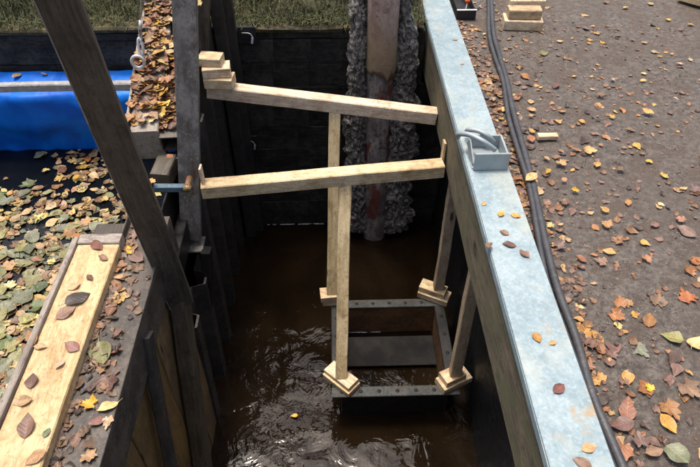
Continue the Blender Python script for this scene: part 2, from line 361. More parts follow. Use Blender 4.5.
# small fixings on the stone wall
for (px, py, lab) in ((247, 35, 'small black plate with pale hook high on the dark stone wall'), (250, 142, 'small pale hook on black plate low on the dark stone wall')):
    c = aty(px, py, 3.60)
    t = thing('wall_bracket', lab, 'bracket', tuple(c), 'hook plates on the far wall')
    box('plate', (c.x-.055, 3.592, c.z-.055), (c.x+.055, 3.612, c.z+.055), 'black_plastic', t)
    tube('hook', smooth_path([(c.x-.03, 3.585, c.z+.02), (c.x+.02, 3.575, c.z+.02), (c.x+.035, 3.57, c.z-.005), (c.x+.03, 3.56, c.z-.04)], 4), lambda i: .004 if i < 8 else .008, 'galvanised_plate', t, 8)
# grass on the bank
def blades(name, n, gen, mat):
    V, F = [], []
    for _ in range(n):
        p, h, wd, lean, a = gen(); d = Vector((math.cos(a), math.sin(a), 0)); s = Vector((-d.y, d.x, 0))*wd; b = len(V)
        m_ = p+Vector((0, 0, h*.6))+d*lean*.35; t_ = p+Vector((0, 0, h*(1-.25*abs(lean)/max(h, .01))))+d*lean
        V += [p-s, p+s, m_-s*.7, m_+s*.7, t_]; F += [(b, b+1, b+3, b+2), (b+2, b+3, b+4)]
    return mesh_obj(name, V, F, mat)
rg = random.Random(11)
def gb():
    y = 3.63+rg.random()*.1 if rg.random() < .2 else 3.72+abs(rg.gauss(0, .45)); x = rg.uniform(-3.3, .55); h = rg.uniform(.04, .13)*(1+.6*noise.noise(Vector((x*3, y*3, 0))))
    fr = y < 3.8
    if y < 3.72: h *= .6
    return Vector((x, y, -.035+max(0, y-3.7)*.42+(.02 if y < 3.72 else 0))), h, rg.uniform(.0015, .0035), rg.uniform(.02, .11), rg.uniform(0, 6.28)
tag(blades('grass', 16000, gb, 'grass_blade'), 'short rough green and straw grass along the top of the far wall', 'grass', None, 'stuff')
# ---------------------------------------------------------------- right channel wall and near wall
t = thing('channel_wall', 'dark navy retaining wall under the timber beam right of channel', 'wall', (.78, 1.5, WZ-.4))
for i, (y0, y1) in enumerate(((-.6, .9), (.905, 2.3), (2.305, 3.62))):
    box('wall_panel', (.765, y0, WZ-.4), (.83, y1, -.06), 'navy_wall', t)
t = thing('end_wall', 'dark wall at the near end of the channel below the viewer', 'wall', (-1.3, -.65, WZ-.4))
box('wall_panel', (-3.4, -.70, WZ-.4), (.76, -.60, -.05), 'navy_wall', t)
# ---------------------------------------------------------------- right capped beam
t = thing('capped_beam', 'long mossy timber beam with galvanised steel cap edging the bank', 'beam', (.67, 1.6, -.36))
beam('timber', (.672, -.62, -.183), (.672, 4.9, -.183), .172, .352, 'mossy_timber', t, ch=.006, jit=.0015, seg=24)
cap = beam('steel_cap', (.672, -.62, -.002), (.672, 4.9, -.002), .182, .010, 'galvanised', t, ch=.002, jit=.0004, seg=20)
beam('cap_flange', (.5815, -.62, -.0245), (.5815, 4.9, -.0245), .006, .036, 'galvanised', t, ch=.0012, jit=.0003, seg=20)
# lug on the cap
zt = .0035
L0 = atz(474, 170, zt); L1 = atz(508, 169, zt); hgt = .088
t = thing('lifting_lug', 'galvanised box lug with two bent rods on the steel cap', 'lug', (.67, L0.y+.08, zt))
y0 = L0.y; y1 = y0+.165; xl, xr = .60, .752
box('plate', (xl, y0-.005, zt), (xr, y0+.005, zt+hgt), 'galvanised_plate', t, ch=.002)
box('plate', (xl+.01, y1-.005, zt), (xr, y1+.005, zt+hgt*.8), 'galvanised_plate', t, ch=.002)
box('side_plate', (xr-.009, y0+.006, zt), (xr+.001, y1-.006, zt+hgt*.8), 'galvanised_plate', t, ch=.002)
box('base_plate', (xl-.004, y0+.006, zt), (xr-.01, y1-.006, zt+.006), 'galvanised_plate', t, ch=.002)
beam('gusset', (xl+.002, y0+.03, zt+.005), (xl-.006, y0+.12, zt+.07), .006, .05, 'galvanised_plate', t, ch=.001, jit=0)
def gp(px, py, z): return atz(px, py, z)
tube('rod', smooth_path([gp(458, 137, .035), gp(459, 134, .075), gp(470, 135, .098), gp(484, 142, .09), gp(495, 150, .05)], 6), .012, 'galvanised_plate', t, 12)
tube('rod', smooth_path([gp(467, 133, .03), gp(468, 130, .07), gp(478, 131, .085), gp(488, 136, .075), gp(494, 142, .04)], 6), .011, 'galvanised_plate', t, 12)
# ---------------------------------------------------------------- cables
CP = [(486, -14), (490, 0), (492, 34), (497, 57), (505, 81), (512, 116), (522, 154), (533, 193), (533.5, 211), (551, 278), (572, 340), (590, 395), (609, 444), (622, 480), (650, 560)]
CP = [c_ for c_ in CP if c_ != (533.5, 211)]
for i, (off, r, lab) in enumerate(((-.016, .0125, 'thin black cable lying closest to the galvanised cap'), (.009, .015, 'thick black cable lying on the bank side of the cable pair'))):
    P = [atz(px, py, GZ+.018)+Vector((off+.004*math.sin(j*2.1+i*2), 0, 0)) for j, (px, py) in enumerate(CP)]
    for p in P: p.z = GZ+r+.006+.006*abs(math.sin(p.y*2.3+i))
    tag(tube('cable', smooth_path(P, 6), r, 'cable_rubber', None, 10), lab, 'cable', 'cables along the bank')
# ---------------------------------------------------------------- left structure
t = thing('steel_beam', 'weathered dark steel beam with leaves edging the left of channel', 'beam', (-.80, .8, -.4))
beam('top_flange', (-.805, -.58, -.108), (-.805, 1.98, -.108), .17, .014, 'left_beam_steel', t, ch=.002, jit=.0006, seg=12)
beam('web', (-.727, -.58, -.21), (-.727, 1.98, -.21), .014, .188, 'left_beam_steel', t, ch=.002, jit=.0006, seg=12)
beam('lip', (-.885, -.58, -.09), (-.885, 1.98, -.09), .008, .046, 'left_beam_steel', t, ch=.002, jit=.0006, seg=12)
t = thing('board_wall', 'dim ochre timber boarding below the left steel beam', 'wall', (-.77, .7, WZ-.3))
y = -.58; rb = random.Random(4)
while y < 1.9:
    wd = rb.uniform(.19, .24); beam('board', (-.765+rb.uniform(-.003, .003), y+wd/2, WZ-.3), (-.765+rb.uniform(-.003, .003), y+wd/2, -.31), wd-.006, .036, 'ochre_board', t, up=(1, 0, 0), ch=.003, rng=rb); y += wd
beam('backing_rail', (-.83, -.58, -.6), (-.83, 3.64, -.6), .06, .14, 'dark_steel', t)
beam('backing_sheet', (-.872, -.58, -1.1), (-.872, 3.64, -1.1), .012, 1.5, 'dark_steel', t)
# sheet piles further along
t = thing('sheet_pile_wall', 'black corrugated sheet piles lining the far left of the channel', 'wall', (-.78, 2.8, WZ-.4))
y = 1.93; i = 0
while y < 3.60:
    top = -.85 if y < 2.5 else -.20 if y < 2.85 else (.25 if y < 3.3 else .75)
    wd = .15; d = .0 if i % 2 else .07
    xs = (-.80+d)
    Vv = [(-.80, 0), (-.80+.0, .012), (xs, .035), (xs, wd-.035), (-.80, wd-.012), (-.80, wd)]
    V, F = [], []
    for (zz, dx, dy) in ((WZ-.4, 0, -.10), (top, 0, 0)):
        for (x, yy) in Vv: V.append((x, y+yy+dy, zz))
        for (x, yy) in Vv: V.append((x-.012, y+yy+dy, zz))
    for k_ in range(5): F += [(k_, k_+1, k_+13, k_+12), (k_+6, k_+18, k_+19, k_+7), (k_+12, k_+13, k_+19, k_+18), (k_, k_+6, k_+7, k_+1)]
    F += [(0, 12, 18, 6), (5, 11, 23, 17)]
    mesh_obj('sheet_pile', V, F, 'black_pile', t); y += wd; i += 1
# tall vertical black posts in the far left corner
for (px, wd, lab) in ((222, .075, 'slim black steel post in the far left corner beside timber packers'), (233, .06, 'black steel post next to the stone wall in far left corner')):
    b = aty(px, 40, 3.52 if px < 230 else 3.58)
    tag(beam('corner_post', (b.x, b.y, WZ-.3), (b.x+.0, b.y, .9), wd, wd, 'black_pile', None, up=(1, 0, 0), seg=3), lab, 'post', 'black corner posts')
# leaning grey steel post
def px_lean(px, py, Y): return aty(px, py, Y)
b0 = aty(191, 240, 2.42); b1 = aty(184, 0, 2.66); d = (b1-b0)
top = b0+d*1.55; bot = b0-d*.0
t = thing('steel_post', 'leaning grey steel channel post where the nearer strut butts', 'post', tuple(bot))
beam('web', bot+Vector((0, 0, 0)), top, .105, .012, 'grey_steel', t, up=(.1, -1, .3), ch=.002, jit=.0006)
upv = Vector((.1, -1, .3)); Mx, _ = frame(bot, top, upv); yv = Mx.to_3x3().col[1]; zv = Mx.to_3x3().col[2]
for s in (-1, 1):
    beam('flange', bot+yv*s*.047-zv*.034, top+yv*s*.047-zv*.034, .012, .057, 'grey_steel', t, up=upv, ch=.002, jit=.0006)
# foot plate and lower dark post
fp = aty(190, 243, 2.43)
box('foot_plate', (fp.x-.075, fp.y-.06, fp.z-.02), (fp.x+.075, fp.y+.06, fp.z-.006), 'grey_steel', t)
bolt = aty(188, 184, 2.40)
bt = tube('bolt', [bolt+Vector((0, .05, 0)), bolt+Vector((0, -.03, .0))], .016, 'rusty_plate', t, 10)
tube('nut', [bolt+Vector((0, -.012, -.004)), bolt+Vector((0, -.04, -.004))], .02, 'nut_brass', bt, 6)
c0 = aty(154, 188, 2.36); c1 = aty(184, 188, 2.40)
tag(beam('tie_bar', c0, c1, .035, .03, 'blue_steel', None, ch=.002, jit=.0003), 'short blue grey steel bar bolted to the leaning steel post', 'bar')
# lower dark leaning posts on the inner face
lo = atx(203, 467, -.70); hi = atx(180, 300, -.70); dd = (lo-hi)
tag(beam('inner_post', hi+dd*-.02, hi+dd*1.6, .10, .07, 'brown_timber', None, up=(1, 0, 0)), 'dark brown post going down from foot of the tall brown post', 'post', 'dark inner posts')
hi = atx(147, 335, -.712); lo = atx(168, 450, -.702); dd = lo-hi
tag(beam('inner_bar', hi, hi+dd*2.1, .06, .035, 'black_pile', None, up=(1, 0, 0)), 'black steel bar slanting down the ochre boarding', 'bar', 'dark inner posts')
hi = aty(206, 250, 2.38); lo = aty(212, 380, 2.20)
tag(beam('inner_post', hi, hi+(lo-hi)*1.7, .075, .05, 'dark_steel', None, up=(1, 0, 0)), 'dark post below the leaning grey steel post', 'post', 'dark inner posts')
# tall brown near post
b0 = aty(181, 300, 1.77); b1 = aty(59, 0, 1.60); top = b0+(b1-b0)*1.3
t = thing('tall_post', 'tall brown weathered post crossing the upper left of the photo', 'post', tuple(b0))
p_ = beam('shaft', b0, top, .104, .075, 'brown_timber', t, up=(.35, -1, 0), ch=.003, jit=.0008, seg=14)
Mx, _ = frame(b0, top, (.35, -1, 0)); yv = Mx.to_3x3().col[1]; zv = Mx.to_3x3().col[2]
sg = 1 if yv.x < 0 else -1
beam('lit_edge_strip', b0+yv*sg*.0535+zv*.02, top+yv*sg*.0535+zv*.02, .004, .036, 'grey_timber', t, up=(.35, -1, 0), ch=.001, jit=.0004)  # pale strip added as the lit left edge of the post
# pale plank with rim
t = thing('pale_plank', 'wide pale timber plank with leaves at the lower left', 'plank', (-.96, .8, -.2))
zp = -.055
beam('board', (-.955, -.55, zp-.035), (-.955, 1.765, zp-.035), .165, .07, 'plank_timber', t, ch=.004, jit=.001)
beam('rim_strip', (-1.052, -.55, zp-.022), (-1.052, 1.80, zp-.022), .022, .072, 'grey_timber', t, ch=.003, jit=.001)
beam('end_strip', (-1.038, 1.795, zp-.032), (-.872, 1.795, zp-.032), .055, .078, 'grey_timber', t, ch=.004, jit=.001)
tag(beam('support_beam', (-.97, -.58, -.30), (-.97, 1.98, -.30), .15, .32, 'brown_timber', None, ch=.006), 'dark brown timber bearer under the pale plank', 'beam')
# leaf strewn timber and box section beyond
ya = 2.65
A = Vector((-.972, ya, -.20)); B = Vector((-1.02, 3.62, .06))
tag(beam('end_timber', A, B, .142, .215, 'grey_timber', None, ch=.006), 'beige timber beam with cut end covered in leaves, upper left', 'beam')
t = thing('box_section', 'square steel box section with open dark end beside leafy timber', 'steel section', (-.85, ya, -.24))
A2 = Vector((-.852, ya-.02, -.180)); B2 = Vector((-.90, 3.62, .075))
M2, L2 = frame(A2, B2)
for (dy, dz, ww, hh) in ((0, .047, .1, .008), (0, -.047, .1, .008), (.046, 0, .008, .085), (-.046, 0, .008, .085)):
    o = M2.to_3x3() @ Vector((0, dy, dz)); beam('side', A2+o, B2+o, ww, hh, 'left_beam_steel', t, ch=.0015, jit=.0003)
box('hollow_shade', (-.895, ya+.08, -.205), (-.809, ya+.086, -.125), 'black_pile', t)  # black sheet inside the tube, painting the shade of its open end
tag(beam('edge_rail', Vector((-1.062, ya-.01, -.13)), Vector((-1.11, 3.64, .13)), .014, .11, 'grey_timber', None, ch=.002), 'thin grey rail along left edge of the leaf strewn timber', 'rail')
A = aty(161, 181, 2.47); B = aty(169, 163, 2.60)
tag(beam('wedge_timber', A, B+(B-A)*.15, .10, .09, 'brown_timber', None, ch=.005), 'stubby mossy timber below the open box section', 'timber')
A = aty(202, 84, 3.28); B = aty(203, 0, 3.34)
tag(beam('brown_upright', A-(B-A)*.1, B+(B-A)*.6, .075, .06, 'brown_timber', None, up=(0, -1, 0), ch=.004), 'brown timber upright just behind the leaning steel post', 'post')
# hanging hook
hk = aty(138, 62, 2.9); wt = aty(141, -90, 3.1)
t = thing('hanging_hook', 'white ring and shackle hanging on thin wire, upper left', 'hook', tuple(hk))
wd_ = (wt-hk).normalized()
def hp(k_, dx=0): return hk+wd_*k_+Vector((dx, 0, 0))
def ringpts(c, r1, r2, n, tilt=0): return [Vector((c[0]+r1*math.cos(2*PI*q/n), c[1]+tilt*math.sin(2*PI*q/n), c[2]+r2*math.sin(2*PI*q/n))) for q in range(n)]
tube('wire', [hp(.20, .008), hp(3.0)], .0038, 'white_coat', t, 6)
tube('ring', ringpts(hk, .031, .033, 24), .0085, 'white_coat', t, 10, True)
tube('link', ringpts(hp(.075, .012), .011, .042, 16, .012), .0075, 'white_coat', t, 8, True)
tube('link', ringpts(hp(.135, .010), .005, .030, 16, .012), .005, 'grey_steel', t, 8, True)
tube('ferrule', [hp(.16, .008), hp(.205, .008)], .0085, 'white_coat', t, 8)
# ---------------------------------------------------------------- tarpaulin and rail
V, F = [], []; nx, ns = 110, 34; x0, x1 = -3.35, -1.03
prof = [(3.61, -.285), (3.56, -.30), (3.50, -.315), (3.44, -.33), (3.40, -.35), (3.385, -.42), (3.40, -.54), (3.44, -.66), (3.47, -.80)]
pp = smooth_path([(0, a, b) for a, b in prof], 4)
for i in range(nx+1):
    u = i/nx; x = x0+(x1-x0)*u
    for j, p in enumerate(pp):
        s = j/len(pp); hang = max(0, (s-.5)*2)
        fold = -.035*max(0, 1-abs(x+1.75-(s-.5)*1.4)/.05)*hang + .022*math.sin(x*9+s*5+1.5*noise.noise(Vector((x*2, s*2, 0))))*hang + .03*noise.noise(Vector((x*6, s*5, 4)))*(.5+hang) + .02*abs(noise.noise(Vector((x*3+s*4, s*1.2, 9))))*hang - .05*hang*max(0, 1-abs((x+1.55)-(s-.6)*1.1)/.12)
        V.append((x, p.y-abs(fold)*.7+fold*.5, p.z+.006*noise.noise(Vector((x*6, s*6, 8)))))
n_ = len(pp)
for i in range(nx):
    for j in range(n_-1): F.append((i*n_+j, (i+1)*n_+j, (i+1)*n_+j+1, i*n_+j+1))
tp = mesh_obj('blue_tarpaulin', V, F, 'blue_tarp', None, None, True); tag(tp, 'bright blue tarpaulin hung over the left pond before the stone wall', 'tarpaulin')
sm = tp.modifiers.new('thick', 'SOLIDIFY'); sm.thickness = .003
rl = aty(60, 92, 3.36)
tag(beam('tarp_rail', (-3.35, 3.345, rl.z+.045), (-1.09, 3.345, rl.z+.045), .045, .05, 'rail_grey', None, ch=.006), 'grey timber rail laid along the blue tarpaulin', 'rail')
# ---------------------------------------------------------------- pipe with crumpled film
pc = aty(384, 0, 3.48); px0 = pc.x
t = thing('stand_pipe', 'dull pink and rusty standing pipe against the far stone wall', 'pipe', (px0, 3.48, WZ-.2))
pe = aty(382, 77, 3.40)
tb = [(0, 0, s) for s in (0, .005, .02)] 
def cyl(name, c, r0, r1, z0, z1, mat, parent, n=24, m=10, lump=0):
    V, F = [], []
    for i in range(m+1):
        for j in range(n):
            a = 2*PI*j/n; s = i/m; r = r0+(r1-r0)*s; r *= 1+lump*noise.noise(Vector((math.cos(a)*2, math.sin(a)*2, s*6+c[0])))
            V.append((r*math.cos(a), r*math.sin(a), (z1-z0)*s))
    for i in range(m):
        for j in range(n): F.append((i*n+j, i*n+(j+1) % n, (i+1)*n+(j+1) % n, (i+1)*n+j))
    F.append(tuple(range(n-1, -1, -1))); F.append(tuple(m*n+j for j in range(n)))
    return mesh_obj(name, V, F, mat, parent, Matrix.Translation((c[0], c[1], z0)), True)
sl = cyl('pipe_sleeve', (px0, 3.49), .094, .092, pe.z, .95, 'pipe_paint', t, 36, 40, lump=.03)
for v_ in sl.data.vertices:
    if v_.co.z < .08: v_.co.z += (.08-v_.co.z)*1.2*noise.noise(Vector((v_.co.x*30, v_.co.y*30, 3)))
cyl('pipe_core', (px0-.005, 3.50), .094, .084, WZ-.2, pe.z+.05, 'pipe_core', t, 36, 60, lump=.18)
def film(name, pts, wid, seed, label):
    """a bunched, crumpled vertical strip of sheet"""
    V, F = [], []; P = smooth_path(pts, 22); n = 30
    for i, p in enumerate(P):
        s = i/(len(P)-1); ww = wid(s)
        for j in range(n+1):
            u = j/n*2-1; q = Vector((p.x*9+u*1.6, seed, p.z*9))
            cr = noise.multi_fractal(q*3.2, .9, 2.1, 6)-1; c2 = noise.noise(q*2.7+Vector((5, 2, 1)))
            bulge = (1-u*u)*.05+.08*s
            V.append((p.x+u*ww*(1+.6*noise.noise(Vector((u*.5, seed+3, p.z*7)))+.3*noise.noise(Vector((u*.5, seed+8, p.z*19))))+.012*c2, p.y-bulge-.017*cr-.008*c2, p.z+.012*noise.noise(q*2.2)))
    for i in range(len(P)-1):
        for j in range(n): F.append((i*(n+1)+j, i*(n+1)+j+1, (i+1)*(n+1)+j+1, (i+1)*(n+1)+j))
    o = mesh_obj(name, V, F, 'crumpled_film', None, None, False); tag(o, label, 'plastic sheet', 'crumpled sheet around the pipe')
    m = o.modifiers.new('thick', 'SOLIDIFY'); m.thickness = .004
def fp_(px, py): return aty(px, py, 3.56)
film('crumpled_sheet', [fp_(362, -30), fp_(360, 0), fp_(359, 40), fp_(358, 75), fp_(357, 105), fp_(358, 140), fp_(360, 180), fp_(361, 222)], lambda s: .044+.055*s, 2.0, 'crumpled grey plastic sheet bunched along left of the standing pipe')
film('crumpled_sheet', [fp_(407, -30), fp_(406, 0), fp_(405, 40), fp_(403, 75), fp_(399, 105), fp_(397, 140), fp_(395, 180), fp_(393, 222)], lambda s: .038+.092*s, 8.0, 'crumpled grey plastic sheet bunched along right of the standing pipe')
# ---------------------------------------------------------------- steel box in the water
FZ = -1.395
t = thing('steel_box', 'open rusty steel box with bolted flange standing in the channel water', 'box', (.32, 2.23, WZ-.35))
ox0, ox1, oy0, oy1, fw_ = -.052, .678, 1.875, 2.59, .066
box('flange', (ox0, oy0, FZ-.012), (ox1, oy0+fw_, FZ), 'frame_steel', t); box('flange', (ox0, oy1-fw_, FZ-.012), (ox1, oy1, FZ), 'frame_steel', t)
box('flange', (ox0, oy0+fw_+.001, FZ-.012), (ox0+fw_, oy1-fw_-.001, FZ), 'dark_steel', t); box('flange', (ox1-fw_, oy0+fw_+.001, FZ-.012), (ox1, oy1-fw_-.001, FZ), 'side_steel', t)
ix0, ix1, iy0, iy1 = ox0+fw_-.006, ox1-fw_+.006, oy0+fw_-.006, oy1-fw_+.006; zb = WZ-.35; zt_ = FZ-.0125
box('side_plate', (ix0, iy0-.008, zb), (ix1, iy0, zt_), 'side_steel', t); box('side_plate', (ix0, iy1, zb), (ix1, iy1+.008, zt_), 'rusty_plate', t)
box('side_plate', (ix0-.008, iy0, zb), (ix0, iy1, zt_), 'rusty_plate', t); box('side_plate', (ix1, iy0, zb), (ix1+.008, iy1, zt_), 'rusty_plate', t)
box('inner_plate', (ix0+.004, 2.24, WZ+.02), (ix1-.004, 2.47, WZ+.03), 'dull_plate', t)  # flat dark plate just above the water inside the box
for i in range(7):
    xx = ox0+.06+i*.105
    for yy in (oy0+fw_/2, oy1-fw_/2):
        cyl('bolt_hole', (xx, yy), .012, .012, FZ-.001, FZ+.0015, 'wall_core', t, 12, 1)
for i in range(4):
    for xx in (ox0+fw_/2, ox1-fw_/2): cyl('bolt_hole', (xx, 2.02+i*.14), .012, .012, FZ-.001, FZ+.0015, 'wall_core', t, 12, 1)
# ---------------------------------------------------------------- timber struts across
def strut(label, A, B, wd, hh, mat='pale_timber', name='strut'):
    return tag(beam(name, A, B, wd, hh, mat, None, ch=.005, jit=.0005, seg=14), label, 'timber strut', 'timber struts across the channel')
NB = .078
nl = aty(202, 189, 2.455); nr = Vector((.566, 2.60, -.338))
strut('nearer timber strut spanning the channel to the leaning steel post', nl, nr, .082, NB)
fl = aty(208, 89, 3.10); fr = Vector((.581, 3.03, -.290))
strut('farther timber strut spanning the channel under the stacked packers', fl, fr, .08, .08)
wgt = beam('wedge', (.566, 2.645, -.40), (.574, 2.665, -.215), .05, .012, 'pale_timber', None, up=(1, 0, 0), ch=.002, jit=.0005, seg=2)
tag(wgt, 'thin upright wooden wedge between nearer strut and mossy beam', 'wedge')
wl_ = aty(201.5, 176, 2.46)
tag(beam('wedge', wl_+Vector((0.004, .0, -.12)), wl_+Vector((0, .01, .05)), .05, .010, 'pale_timber', None, up=(1, 0, 0), ch=.002, jit=.0005, seg=2), 'thin upright wooden wedge between nearer strut and steel post', 'wedge')
# stacked packers at the left end of the far strut
bz = fl.z+.042
for i, (dx, dy, a, L, ww, hh, lab) in enumerate(((.082, -.035, -.10, .155, .10, .058, 'lowest wooden packer block stacked on the farther strut'),
        (.070, -.02, .12, .15, .10, .055, 'middle wooden packer block stacked on the farther strut'), (.045, .0, -.12, .125, .09, .05, 'topmost wooden packer block stacked on the farther strut'))):
    c = Vector((fl.x+dx, fl.y+dy, bz+hh/2)); d = Vector((math.cos(a), math.sin(a), 0))*L/2
    tag(beam('packer_block', c-d, c+d, ww, hh, 'pale_timber', None, ch=.004, jit=.001, seg=2), lab, 'wood block', 'wooden packers at the strut end'); bz += hh+.001
# ---------------------------------------------------------------- props and their feet
def prop(lab, top, foot, blocks, wd=.066):
    t = thing('timber_prop', lab, 'timber prop', (foot[0], foot[1], FZ), 'timber props holding the steel box')
    z = FZ+.002; last = None
    for (ang, L, ww, hh, dx, dy) in blocks:
        c = Vector((foot[0]+dx, foot[1]+dy, z+hh/2)); d = Vector((math.cos(ang), math.sin(ang), 0))*L/2
        beam('foot_block', c-d, c+d, ww, hh, 'pale_timber', t, ch=.003, jit=.001, seg=2); z += hh
    A = Vector((foot[0], foot[1], z-.012))
    beam('leg', A, Vector(top), wd, wd*.95, 'leg_timber', t, up=(0, -1, .35), ch=.004, jit=.001, seg=12)
sN = nl.lerp(nr, (.035-nl.x)/(nr.x-nl.x)); sF = fl.lerp(fr, (0-fl.x)/(fr.x-fl.x))
prop('leaning timber prop between nearer strut and near left box corner', (sN.x+.008, sN.y-.0, sN.z-NB/2+.012), (.004, 1.975), [(-.75, .20, .10, .035, .0, 0), (-.75, .19, .085, .028, .0, .008)])
prop('leaning timber prop between farther strut and far left box corner', (sF.x-.004, sF.y, sF.z-.028), (-.045, 2.585), [(.1, .11, .085, .04, -.01, 0), (.1, .13, .09, .045, -.01, 0)])
prop('upright timber prop under mossy beam, near right box corner', (.652, 1.965, -.355), (.648, 1.955), [(.45, .19, .095, .045, 0, 0), (.45, .13, .085, .045, -.012, .0)], .062)
prop('upright timber prop under mossy beam, far right box corner', (.648, 2.60, -.355), (.640, 2.60), [(-.45, .20, .10, .045, -.02, 0), (-.45, .17, .085, .045, -.03, .01)], .062)
# ---------------------------------------------------------------- timber pieces and things on the bank
def offcut(lab, px, py, ang, L, ww, hh, z, mat='pale_timber', end=None):
    c = atz(px, py, z+hh); c.z = z+hh/2; d = Vector((math.cos(ang), math.sin(ang), 0))*L/2
    return tag(beam('timber_offcut', c-d, c+d, ww, hh, mat, None, ch=.004, jit=.001, seg=2), lab, 'wood block', 'timber offcuts on the bank')
offcut('pale timber block lying lowest in the small stack on the bank', 523, 17, -.10, .235, .12, .062, GZ+.004)
offcut('orange brown timber block on top of the small stack on the bank', 525, 8, -.05, .20, .085, .055, GZ+.067, 'dirty_timber')
offcut('pale timber block at back of the small stack on the bank', 527, -2, .0, .22, .08, .075, GZ+.067)
offcut('small pale wood offcut lying beside the black cables', 548, 134, .0, .093, .035, .025, GZ+.006)
c = atz(706, -2, GZ+.06)
tag(beam('timber_plank', c+Vector((-.10, .12, -.02)), c+Vector((.5, -.45, -.02)), .15, .045, 'pale_timber', None, ch=.004), 'pale plank end poking in at the top right corner', 'plank')
a_ = atz(470, 20, GZ)
t = thing('black_tray', 'black plastic tray with pale rim against the steel cap', 'tray', (a_.x, a_.y+.1, GZ))
x0, x1, y0, y1, hh = .785, .905, 3.76, 4.10, .06
box('base', (x0, y0, GZ+.002), (x1, y1, GZ+.01), 'black_plastic', t)
for lo_, hi_ in (((x0, y0, GZ+.011), (x1, y0+.008, GZ+hh)), ((x0, y1-.008, GZ+.011), (x1, y1, GZ+hh)), ((x0, y0+.009, GZ+.011), (x0+.008, y1-.009, GZ+hh)), ((x1-.008, y0+.009, GZ+.011), (x1, y1-.009, GZ+hh))): box('side', lo_, hi_, 'black_plastic', t)
box('rim', (x0-.004, y0-.004, GZ+hh+.0005), (x1+.004, y0+.012, GZ+hh+.007), 'white_coat', t)
tl = thing('orange_tool', 'orange handled tool lying in the black tray', 'tool', (.85, 3.9, GZ+.02))
tube('handle', smooth_path([(.862, 3.85, GZ+.075), (.868, 3.93, GZ+.09), (.872, 4.02, GZ+.095), (.872, 4.10, GZ+.09)], 5), lambda i: .015+.003*math.sin(i*.8), 'orange_plastic', tl, 10)
tube('shaft', [(.862, 3.86, GZ+.075), (.84, 3.79, GZ+.02)], .006, 'grey_steel', tl, 8)
# ================================================================== LEAVES
def leaf_mesh(kind, seed):
    """unit-length leaf (length 1 along X), curled, with stalk"""
    r = random.Random(seed); V, F = [], []
    n = 9
    def half(s):
        if kind == 'oval': return .31*math.sin(PI*min(1, s)**.85)**.85*(1 if s < .8 else 1-.35*(s-.8)/.2)
        if kind == 'round': return .44*math.sin(PI*s**.8)**.6
        if kind == 'birch': return .36*math.sin(PI*s**.62)**1.1
        return .3
    cu = r.uniform(-.25, .6); cv = r.uniform(-.1, .7); tw = r.uniform(-.3, .3); ph = r.uniform(0, 6)
    def P(x, y):
        z = cu*(x-.5)**2*.8+cv*abs(y)**1.6*.9+tw*(x-.5)*y+.035*math.sin(x*9+ph)*abs(y)*3+.02*math.sin(y*14+x*5+ph)
        return (x-.5, y, z)
    if kind == 'lobed':
        lobes = [(-2.3, .42), (-1.25, .62), (-.45, .66), (0, .80), (.45, .66), (1.25, .62), (2.3, .42)]
        ang = []
        for i, (a, l) in enumerate(lobes):
            l *= r.uniform(.85, 1.12)
            ang.append((a-.2, l*.84)); ang.append((a, l)); ang.append((a+.2, l*.82))
            if i < 6: b = (a+lobes[i+1][0])/2; ang.append((b, .44 if abs(a-lobes[i+1][0]) > .6 else .5))
        ang.append((PI, .08)); V.append(P(.3, 0)); m = len(ang)
        for f_ in (.5, 1):
            for a, l in ang: V.append(P(.3+l*f_*math.cos(a)*.9, l*f_*math.sin(a)*.85))
        for i in range(m):
            j = (i+1) % m; F.append((0, 1+i, 1+j)); F.append((1+i, 1+m+i, 1+m+j, 1+j))
        st = .3-.07
    else:
        for i in range(n+1):
            s = i/n; h = half(s)*(1+.06*r.uniform(-1, 1)) if 0 < i < n else .004
            for q in (-1, -.5, 0, .5, 1): V.append(P(s, h*q))
        for i in range(n):
            for q in range(4): F.append((i*5+q, i*5+q+5, i*5+q+6, i*5+q+1))
        st = .0
    b = len(V); bend = r.uniform(-.1, .1); p0 = P(st, 0); z0 = p0[2]
    V += [(p0[0], -.010, z0), (p0[0], .010, z0), (p0[0]-.22, bend-.007, z0+.03), (p0[0]-.22, bend+.007, z0+.03)]; F.append((b, b+1, b+3, b+2))
    zm = min(v[2] for v in V); V = [(x, y, z-zm) for x, y, z in V]
    return V, F
LM = {}
def get_leaf(kind, seed, cname):
    key = (kind, seed, cname)
    if key not in LM:
        V, F = leaf_mesh(kind, seed*7+len(kind)); me = bpy.data.meshes.new('fallen_leaf'); me.from_pydata(V, [], F); me.update()
        me.materials.append(MATS['leaf_'+cname.replace(' ', '_')]); me.polygons.foreach_set('use_smooth', [True]*len(me.polygons)); LM[key] = me
    return LM[key]
LEAVES = []          # (object, colour, kind, place, px, py, size)
lr = random.Random(77)
def leaf(px, py, z, cname, kind, size, place, lift=.003, ang=None, tilt=.12, onto=None):
    p = onto if onto is not None else atz(px, py, z)
    o = bpy.data.objects.new('fallen_leaf', get_leaf(kind, lr.randrange(9), cname)); COL.objects.link(o)
    o.location = (p.x, p.y, p.z+lift); o.scale = (size, size*lr.uniform(.85, 1.1), size)
    o.rotation_euler = (lr.gauss(0, tilt), lr.gauss(0, tilt), lr.uniform(0, 6.28) if ang is None else ang)
    LEAVES.append([o, cname, kind, place, px, py, size])
    return o
Y_, O_, B_, RB, OL, T_, MB_, DB, GG, PY, OC, GR = 'yellow', 'orange', 'brown', 'red brown', 'olive', 'tan', 'mauve brown', 'dark brown', 'grey green', 'pale yellow', 'ochre', 'green'
